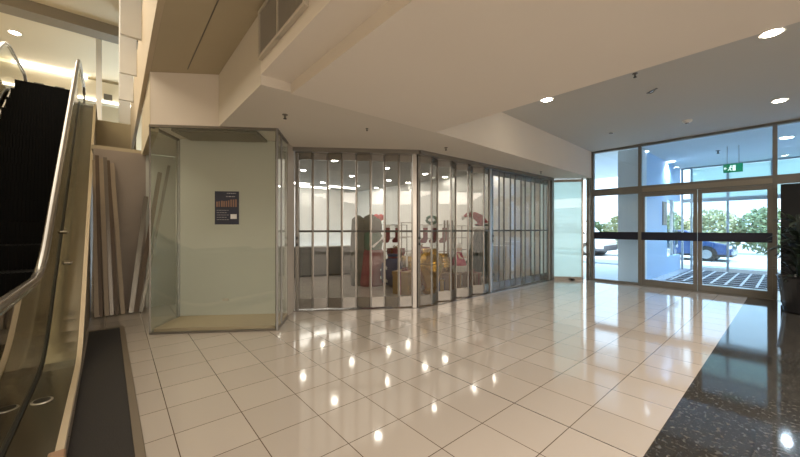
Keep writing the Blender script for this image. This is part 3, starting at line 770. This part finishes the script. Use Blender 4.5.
# display racks
def rack(px, d, wd, ht, label, rz=0.0, group='metal display racks in the shop'):
    t = thing('display_rack', label, 'rack', place(px, d), rz, group)
    m = MB()
    for sx_ in (-1, 1):
        for sy_ in (-1, 1): m.box((sx_*wd/2-.012, sy_*.2-.012, 0), (sx_*wd/2+.012, sy_*.2+.012, ht))
    m.build('uprights', M_alud, t)
    for k in range(4):
        z = ht*(.25+.25*k)-.02; MB().box((-wd/2, -.2, z), (wd/2, .2, z+.02)).build('shelf', M_alud, t)
    return t
rack(409, 10.0, .55, 1.68, 'tall dark metal rack behind the gold boxes', -.5)
rk1 = rack(434, 10.2, 1.0, 1.62, 'dark metal rack hung with red stockings', -.5)
rack(458, 11.3, .5, 1.60, 'dark rack beside the wooden sticks', -.4)
# red stockings hang from the front edge of a rack's top shelf
def stocking(rk, x, label, z=1.62):
    c, s_ = math.cos(rk.rotation_euler.z), math.sin(rk.rotation_euler.z)
    t = thing('stocking', label, 'stocking', (rk.location.x+c*x+s_*.232, rk.location.y+s_*x-c*.232, z-.03), rk.rotation_euler.z, 'red stockings on the racks')
    sk = MB().extr([(-.07, 0), (-.07, -.42), (-.02, -.52), (.16, -.52), (.18, -.44), (.07, -.36), (.07, 0)], -.03, .03).build('sock', M_red, t, bevel=.02)
    cf = MB().box((-.033, -.08, -.07), (.033, .08, .02)).build('cuff', M_wht, t, bevel=.01)
    sk.rotation_euler.z = cf.rotation_euler.z = math.pi/2
rk2 = rack(391, 10.4, .9, 1.62, 'dark metal rack behind the red gift box and blue sack', -.3)
stocking(rk1, -.34, 'red stocking at the left end of the rack behind the big gold urn'); stocking(rk1, -.06, 'red stocking in the middle of the rack behind the big gold urn'); stocking(rk1, .26, 'red stocking at the right end of the rack behind the big gold urn')
stocking(rk2, -.2, 'left red stocking hanging above the blue sack'); stocking(rk2, .12, 'right red stocking hanging above the red gift box')
t = thing('wreath', 'small dark green wreath standing on top of the rack', 'wreath', (rk1.location.x-.1, rk1.location.y, 1.71), -.5)
MB().tube([(.16*math.cos(a), 0, .05+.10*math.sin(a)) for a in [k*math.pi/8 for k in range(17)]], .045, 8).build('ring', M_grn, t, smooth=True)
MB().cyl((0, -.06, -.05), .03, .03, 10, axis='y').build('bauble', M_gold, t)
# wooden sticks
for i, (px, tilt) in enumerate(((444, .05), (448, -.04), (451, .1))):
    p = place(px, 8.9); o = MB().bar((0, 0, 0), (tilt, tilt*.5, 1.72), .035, .035).build('wooden_pole', bm_['b2']); o.location = p
    tag(o, ['leftmost', 'middle', 'rightmost'][i] + ' of three brown wooden poles in the shop', 'pole', 'wooden poles in the shop')
# pink doll in a lit white case
p = place(459, 9.1); t = thing('toy_doll', 'small doll in a pink dress sitting on a white box', 'doll', (p[0], p[1], .5), .4)
MB().lathe([(.20, .0), (.17, .12), (.09, .28), (.07, .36)], seg=20, wob=wobf(0, 7, .06)).build('dress', mat('pink_cloth', (.45, .06, .12), .8), t, smooth=True)
MB().lathe([(.03, .36), (.075, .41), (.085, .48), (.06, .55), (.02, .58)], seg=18).build('head', mat('doll_skin', (.66, .48, .38), .6), t, smooth=True)
MB().lathe([(.085, .47), (.095, .52), (.06, .60), (.01, .62)], seg=16, wob=wobf(0, 5, .08)).build('hair', M_wht, t, smooth=True)
for s_ in (-1, 1): MB().tube([(s_*.07, 0, .32), (s_*.16, -.08, .22), (s_*.20, -.16, .20)], .03, 8, r_end=.02).build('arm', MATS['doll_skin'], t, smooth=True)
p = place(459, 9.12); o = MB().box((-.2, -.2, 0), (.2, .2, .5)).build('white_box', M_wht, bevel=.008); o.location = p; o.rotation_euler.z = .4
tag(o, 'white cardboard box under the pink doll', 'box')
# dark conical trees
def tree(px, d, h, label, hat=False):
    t = thing('artificial_tree', label, 'christmas tree', place(px, d))
    prof = []; nlay = 9
    for k in range(nlay):
        z0 = .18+(h-.18)*k/nlay; r0 = .40*(1-k/nlay)+.04
        prof += [(r0, z0), (r0*.72, z0+(h-.18)/nlay*.95)]
    prof.append((.01, h))
    MB().lathe(prof, seg=40, wob=lambda t_, z: .10*math.sin(13*t_+z*30)).build('foliage', mat('dark_tree_foliage', (.015, .035, .03), .8, noise=.4, nscale=30), t)
    MB().cyl((0, 0, 0), .04, .25, 10).build('trunk', M_brown, t)
    return t
tree(478, 9.6, 1.62, 'dark green artificial tree under the red hat')
tree(486, 10.4, 1.64, 'slimmer dark artificial tree right of the red hat')
t = thing('felt_hat', 'large red felt hat with a drooping tip and white trim on a dark tree', 'hat', (*place(477.5, 9.58)[:2], 1.52), -.55)
MB().tube([(-.42, 0, .30), (-.30, 0, .38), (-.10, 0, .36), (.08, 0, .26), (.16, 0, .14), (.10, 0, .02)], .03, 14, r_end=.20).build('cone', mat('red_felt', (.30, .012, .02), .8), t, smooth=True)
MB().tube([(.10+.20*math.cos(a), .20*math.sin(a), .0) for a in [k*math.pi/10 for k in range(21)]], .05, 10).build('trim', M_wht, t, smooth=True)
MB().lathe([(.01, -.06), (.05, -.03), (.06, .02), (.02, .06)], c=(-.44, 0, .28), seg=12).build('bobble', M_wht, t, smooth=True)

# brown box, and white blocks added for the pale reflection in the right shutter
for i, (px, d, w_, h_, m_, lab) in enumerate(((503, 9.8, .5, 1.0, M_wht, 'tall white block added for the pale reflection in the right shutter, the left one'), (512, 10.3, .42, 1.1, M_wht, 'tall white block added for the pale reflection in the right shutter, the right one'), (449, 11.6, .45, .5, M_brown, 'brown cardboard box behind the dark tree'))):
    o = MB().box((-w_/2, -w_/2, 0), (w_/2, w_/2, h_)).build('shop_block', m_, bevel=.01); o.location = place(px, d); o.rotation_euler.z = .1*i
    tag(o, lab, 'box')

# ================================================================== VESTIBULE THINGS
# mat with aluminium strips
t = thing('entrance_mat', 'large dark ribbed entrance mat with pale strips on the vestibule floor', 'mat', (14.05, .6, 0))
MB().box((-1.85, -1.8, 0), (1.85, 1.8, .012)).build('mat_base', mat('mat_blue_black', (.02, .028, .04), .9), t)
st = MB()
for i in range(13): st.box((-1.83, -1.74+i*.285, .012), (1.83, -1.69+i*.285, .017))
for i in range(8): st.box((-1.8+i*.5, -1.78, .012), (-1.76+i*.5, 1.78, .0172))
st.build('strips', mat('mat_strip', (.62, .66, .72), .5), t)
# exit sign
pe = at(733, 167.5, 12.6/rdir(733)[0])
t = thing('exit_sign', 'green running man exit sign hanging in the vestibule', 'exit sign', pe)
wS = .70*(741-725)/F*(12.6/rdir(733)[0])/.80; hS = 8.6/F*(12.6/rdir(733)[0])
MB().box((-.02, -wS/2, -hS/2), (.02, wS/2, hS/2)).build('casing', mat('sign_green', (.0, .20, .09), .5, emit=(.0, .30, .13), es=.25), t, bevel=.004)
mw = emitm('sign_white', (.85, 1.0, .9), .8)
g = MB()
# white doorway, running figure and arrow as small raised shapes on the lit face
xf = -.0215; q = wS
g.box((xf, -q*.14, -hS*.32), (-.0195, q*.02, hS*.32))
g.build('doorway', mw, t)
g = MB()
def stroke(y0_, z0_, y1_, z1_, w__=.018):
    g.bar((-.024, y0_*q, z0_*hS), (-.024, y1_*q, z1_*hS), .004, w__)
g.cyl((-.026, q*.10, hS*.26), .018, .004, 12, axis='x')
stroke(.11, .18, .15, -.05); stroke(.15, -.05, .08, -.30); stroke(.15, -.05, .25, -.26); stroke(.11, .14, .03, .02); stroke(.11, .14, .20, .04)
g.build('running_figure', mw, t)
g = MB(); g.bar((-.024, .30*q, 0), (-.024, .45*q, 0), .004, .014); g.bar((-.024, .45*q, 0), (-.024, .38*q, .14*hS), .004, .014); g.bar((-.024, .45*q, 0), (-.024, .38*q, -.14*hS), .004, .014)
g.build('arrow', mw, t)
MB().tube([(0, -wS*.3, hS/2), (0, -wS*.3, H2-pe.z)], .006, 6).tube([(0, wS*.3, hS/2), (0, wS*.3, H2-pe.z)], .006, 6).build('hangers', M_alud, t)
# vestibule lamps + sprinkler
for (px, py, lab) in ((644, 151, 'left'), (671, 161, 'middle'), (787, 137, 'right')):
    p = at(px, py, (H2-EYE)*F/(228-py)); downlight(p.x, p.y, H2, M_vlamp, lab + ' lit lamp in the vestibule ceiling', r=.12, power=170, col=(.80, .91, 1), spot=2.6, group='lamps in the vestibule ceiling')
p = at(718, 150, (H2-EYE)*F/(228-150)); sprinkler(p.x, p.y, H2, 'sprinkler on the vestibule ceiling above the exit sign', 1.6)
# poster on the blue wall
p = onY(665, 213, 2.70)
t = thing('wall_notice', 'small dark framed notice on the pale blue vestibule wall', 'notice', (p.x, 2.71, p.z))
MB().box((-.25, -.012, -.38), (.25, .01, .38)).build('frame', M_alud, t)
MB().box((-.20, -.016, -.33), (.20, -.012, .33)).build('sheet', mat('notice_print', (.30, .27, .22), .5, noise=.5, nscale=9), t)

# dark potted plant at the right edge
t = thing('potted_plant', 'dark leafy plant in a tall black pot beside the entrance doors', 'plant', (9.25, -.10, 0))
MB().lathe([(.20, 0), (.22, .02), (.29, .62), (.31, .66), (.28, .66), (.26, .60)], seg=4 if False else 28).build('pot', mat('black_pot', (.012, .012, .013), .25), t, smooth=False)
lf = MB(); stm = MB(); rp = random.Random(5)
for k in range(150):
    a = rp.uniform(0, 2*math.pi); el = rp.uniform(-.15, 1.3); z0 = rp.uniform(.6, 1.65); Lh = rp.uniform(.22, .42)
    o_ = Vector((.07*math.cos(a), .07*math.sin(a), z0)); d_ = Vector((math.cos(a)*math.cos(el), math.sin(a)*math.cos(el), math.sin(el)))
    u_ = d_.cross(Vector((0, 0, 1))).normalized(); wv = rp.uniform(.03, .06)
    p1 = o_+d_*Lh*.35; p2 = o_+d_*Lh*.75+Vector((0, 0, -.03)); p3 = o_+d_*Lh+Vector((0, 0, -.09))
    vs = [lf.bm.verts.new(v) for v in (o_, p1-u_*wv, p2-u_*wv*.8, p3, p2+u_*wv*.8, p1+u_*wv)]
    lf.bm.faces.new((vs[0], vs[1], vs[5])); lf.bm.faces.new((vs[1], vs[2], vs[4], vs[5])); lf.bm.faces.new((vs[2], vs[3], vs[4]))
for k in range(5): stm.tube([(rp.uniform(-.05, .05), rp.uniform(-.05, .05), .55), (rp.uniform(-.08, .08), rp.uniform(-.08, .08), 1.75)], .012, 6)
lf.build('foliage', mat('dark_leaf', (.010, .020, .010), .5, noise=.3, nscale=10), t); stm.build('stem', MATS['dark_leaf'], t)
tag(MB().cyl((0, 0, 0), .25, .02, 16).build('soil_disc', M_brown), None)
sd = bpy.data.objects['soil_disc']; sd.parent = t; sd.location = (0, 0, .58); sd.name = 'soil'
# dark screen behind the plant
t = thing('black_screen', 'tall black freestanding screen right of the entrance doors', 'screen', (10.1, -.32, 0))
MB().box((-.03, -.50, .03), (.03, .48, 2.38)).build('board', mat('black_board', (.008, .009, .010), .6, spec=.2), t, bevel=.004)
for s_ in (-.42, .36): MB().box((-.2, s_, 0), (.2, s_+.05, .03)).build('foot', M_alud, t)

# ================================================================== OUTSIDE
M_pave = mat('pale_concrete_road', (.72, .74, .76), .8, noise=.05, nscale=1)
S(MB().box((XE+.2, 3.0, -.25), (16.3, 60, -.06)).box((16.3, -40, -.25), (75, 60, -.06)).build('ground', M_pave), 'bright pavement and road outside')
S(MB().box((16.3, -6, -.06), (18.2, 8, -.0)).build('ground', mat('footpath', (.55, .58, .62), .8)), 'footpath outside the doors')
S(MB().box((25.6, -40, -.06), (26.0, 60, .08)).build('trim_12', M_pave), 'kerb across the road')

def wheel(parent, x, y, r, side):
    t = MB(); t.cyl((x-.11, y, r), r, .22, 28, axis='x'); w_ = t.build('wheel', mat('tyre', (.02, .02, .02), .8), parent, bevel=.02)
    xs = x-.115 if side < 0 else x+.115
    MB().cyl((xs-.01, y, r), r*.62, .02, 20, axis='x').build('rim', mat('rim_alloy', (.45, .46, .48), .3, metal=.8), w_)
def car(name, label, cat, loc, body, prof, glassprof, wheels, W, paint, r=.34, stripe=None):
    t = thing(name, label, cat, loc)
    MB().extr(prof, -W/2, W/2).build('body', paint, t, bevel=.06, seg=3)
    mg = mat('car_glass', (.04, .05, .06), .1)
    for gp in glassprof:
        MB().extr(gp, -W/2-.008, W/2+.008).build('side_window', mg, t)
    for y in wheels:
        MB().cyl((-W/2-.012, y, r), r*1.16, W+.024, 28, axis='x').build('wheel_arch', M_black, t)
        wheel(t, -W/2+.09, y, r, -1); wheel(t, W/2-.09, y, r, 1)
    return t
blue = mat('blue_car_paint', (.03, .07, .19), .25, coat=1)
whitep = mat('white_van_paint', (.75, .77, .80), .3, coat=.6)
# y runs away from the nose here (nose at low y)
c1 = car('car', 'blue hatchback parked outside across the road, facing right', 'car', (22.2, 1.75, -.06), None,
    [(0.05, .28), (0.0, .62), (.15, .80), (.95, .98), (1.65, 1.48), (3.1, 1.56), (4.1, 1.42), (4.45, 1.05), (4.55, .6), (4.5, .28)],
    [[(1.12, 1.0), (1.72, 1.40), (2.45, 1.44), (2.45, 1.0)], [(2.52, 1.0), (2.52, 1.44), (3.3, 1.44), (3.95, 1.30), (4.15, 1.02)]], (.92, 3.55), 1.78, blue)
MB().box((-.92, .02, .24), (.92, 4.5, .34)).build('sill_trim', M_black, c1); MB().box((-.90, -.02, .35), (.90, .06, .50)).build('bumper', mat('silver_trim', (.5, .52, .55), .35, metal=.5), c1)
MB().box((-.91, .06, .62), (-.60, .22, .76)).build('headlight', M_white, c1); MB().box((.60, .06, .62), (.91, .22, .76)).build('headlight', M_white, c1)
MB().box((-1.02, 1.35, 1.0), (-.88, 1.48, 1.14)).build('mirror', blue, c1, bevel=.02)
c2 = car('van', 'white van parked beyond the white column at the left of the entrance', 'van', (21.5, 6.72, -.06), None,
    [(0.05, .3), (0.0, .75), (.12, 1.0), (.75, 1.22), (1.5, 1.95), (2.1, 2.05), (5.1, 2.05), (5.25, 1.9), (5.3, .3)],
    [[(.98, 1.25), (1.6, 1.85), (2.3, 1.87), (2.3, 1.25)], [(2.5, 1.25), (2.5, 1.85), (3.6, 1.85), (3.6, 1.25)]], (.88, 4.2), 1.95, whitep, r=.36)
MB().box((-1.0, .0, .30), (1.0, 5.2, .42)).build('sill_trim', mat('grey_plastic', (.10, .10, .11), .6), c2); MB().box((-.98, -.03, .4), (.98, .06, .6)).build('bumper', MATS['grey_plastic'], c2)
MB().box((-.985, .04, .8), (-.7, .2, .98)).build('headlight', M_wht, c2); MB().box((-1.15, 1.15, 1.25), (-.97, 1.3, 1.5)).build('mirror', M_black, c2, bevel=.02)

# hedge shrubs across the road
def leaf_crown(rx, ry, rz, n, seed):
    m = MB(); rq = random.Random(seed)
    for k in range(n):
        while True:
            v = Vector((rq.uniform(-1, 1), rq.uniform(-1, 1), rq.uniform(-1, 1)))
            if .35 < v.length < 1: break
        c_ = Vector((v.x*rx, v.y*ry, v.z*rz+rz)); d_ = Vector((rq.gauss(0, 1), rq.gauss(0, 1), rq.gauss(0, 1))).normalized(); u_ = d_.orthogonal().normalized(); s_ = rq.uniform(.10, .2)
        m.quad([c_-d_*s_, c_+u_*s_*.5, c_+d_*s_, c_-u_*s_*.5])
    return m
mleaf = [mat('leaf_green', (.22, .30, .16), .6, noise=.35, nscale=1.5), mat('leaf_yellow_green', (.40, .42, .24), .6, noise=.3, nscale=1.5)]
sh0 = []
for i in range(2):
    t = thing('shrub', 'x', 'shrub', (28.5, 0, 0), 0, 'shrubs across the road')
    leaf_crown(1.2, 1.5, 1.35, 1500, i).build('foliage', mleaf[i], t); MB().tube([(0, 0, -.06), (.05, 0, 1.2)], .07, 8).build('trunk', M_brown, t)
    sh0.append(t)
names = ['bushy green shrub seen through the right of the far doors', 'yellowish shrub left of the right hand far post', 'green shrub above the parked blue car', 'yellowish shrub behind the blue car roof', 'green shrub behind the blue wall edge', 'yellowish shrub hidden partly by the white column', 'green shrub above the white van bonnet', 'yellowish shrub behind the white van', 'green shrub farthest left beyond the van', 'yellowish shrub at the far right of the road']
for i, y in enumerate((.9, 3.3, 5.7, 8.1, 10.5, 12.9, 15.3, 17.7, 20.1, -1.5)):
    src = sh0[i % 2]
    if i < 2: src.location = (28.5, y, 0); src['label'] = names[i]
    else: dup(src, (28.5+.5*math.sin(i*2), y, 0), i*.8, names[i], scale=(1, 1, .9+.15*math.sin(i)))
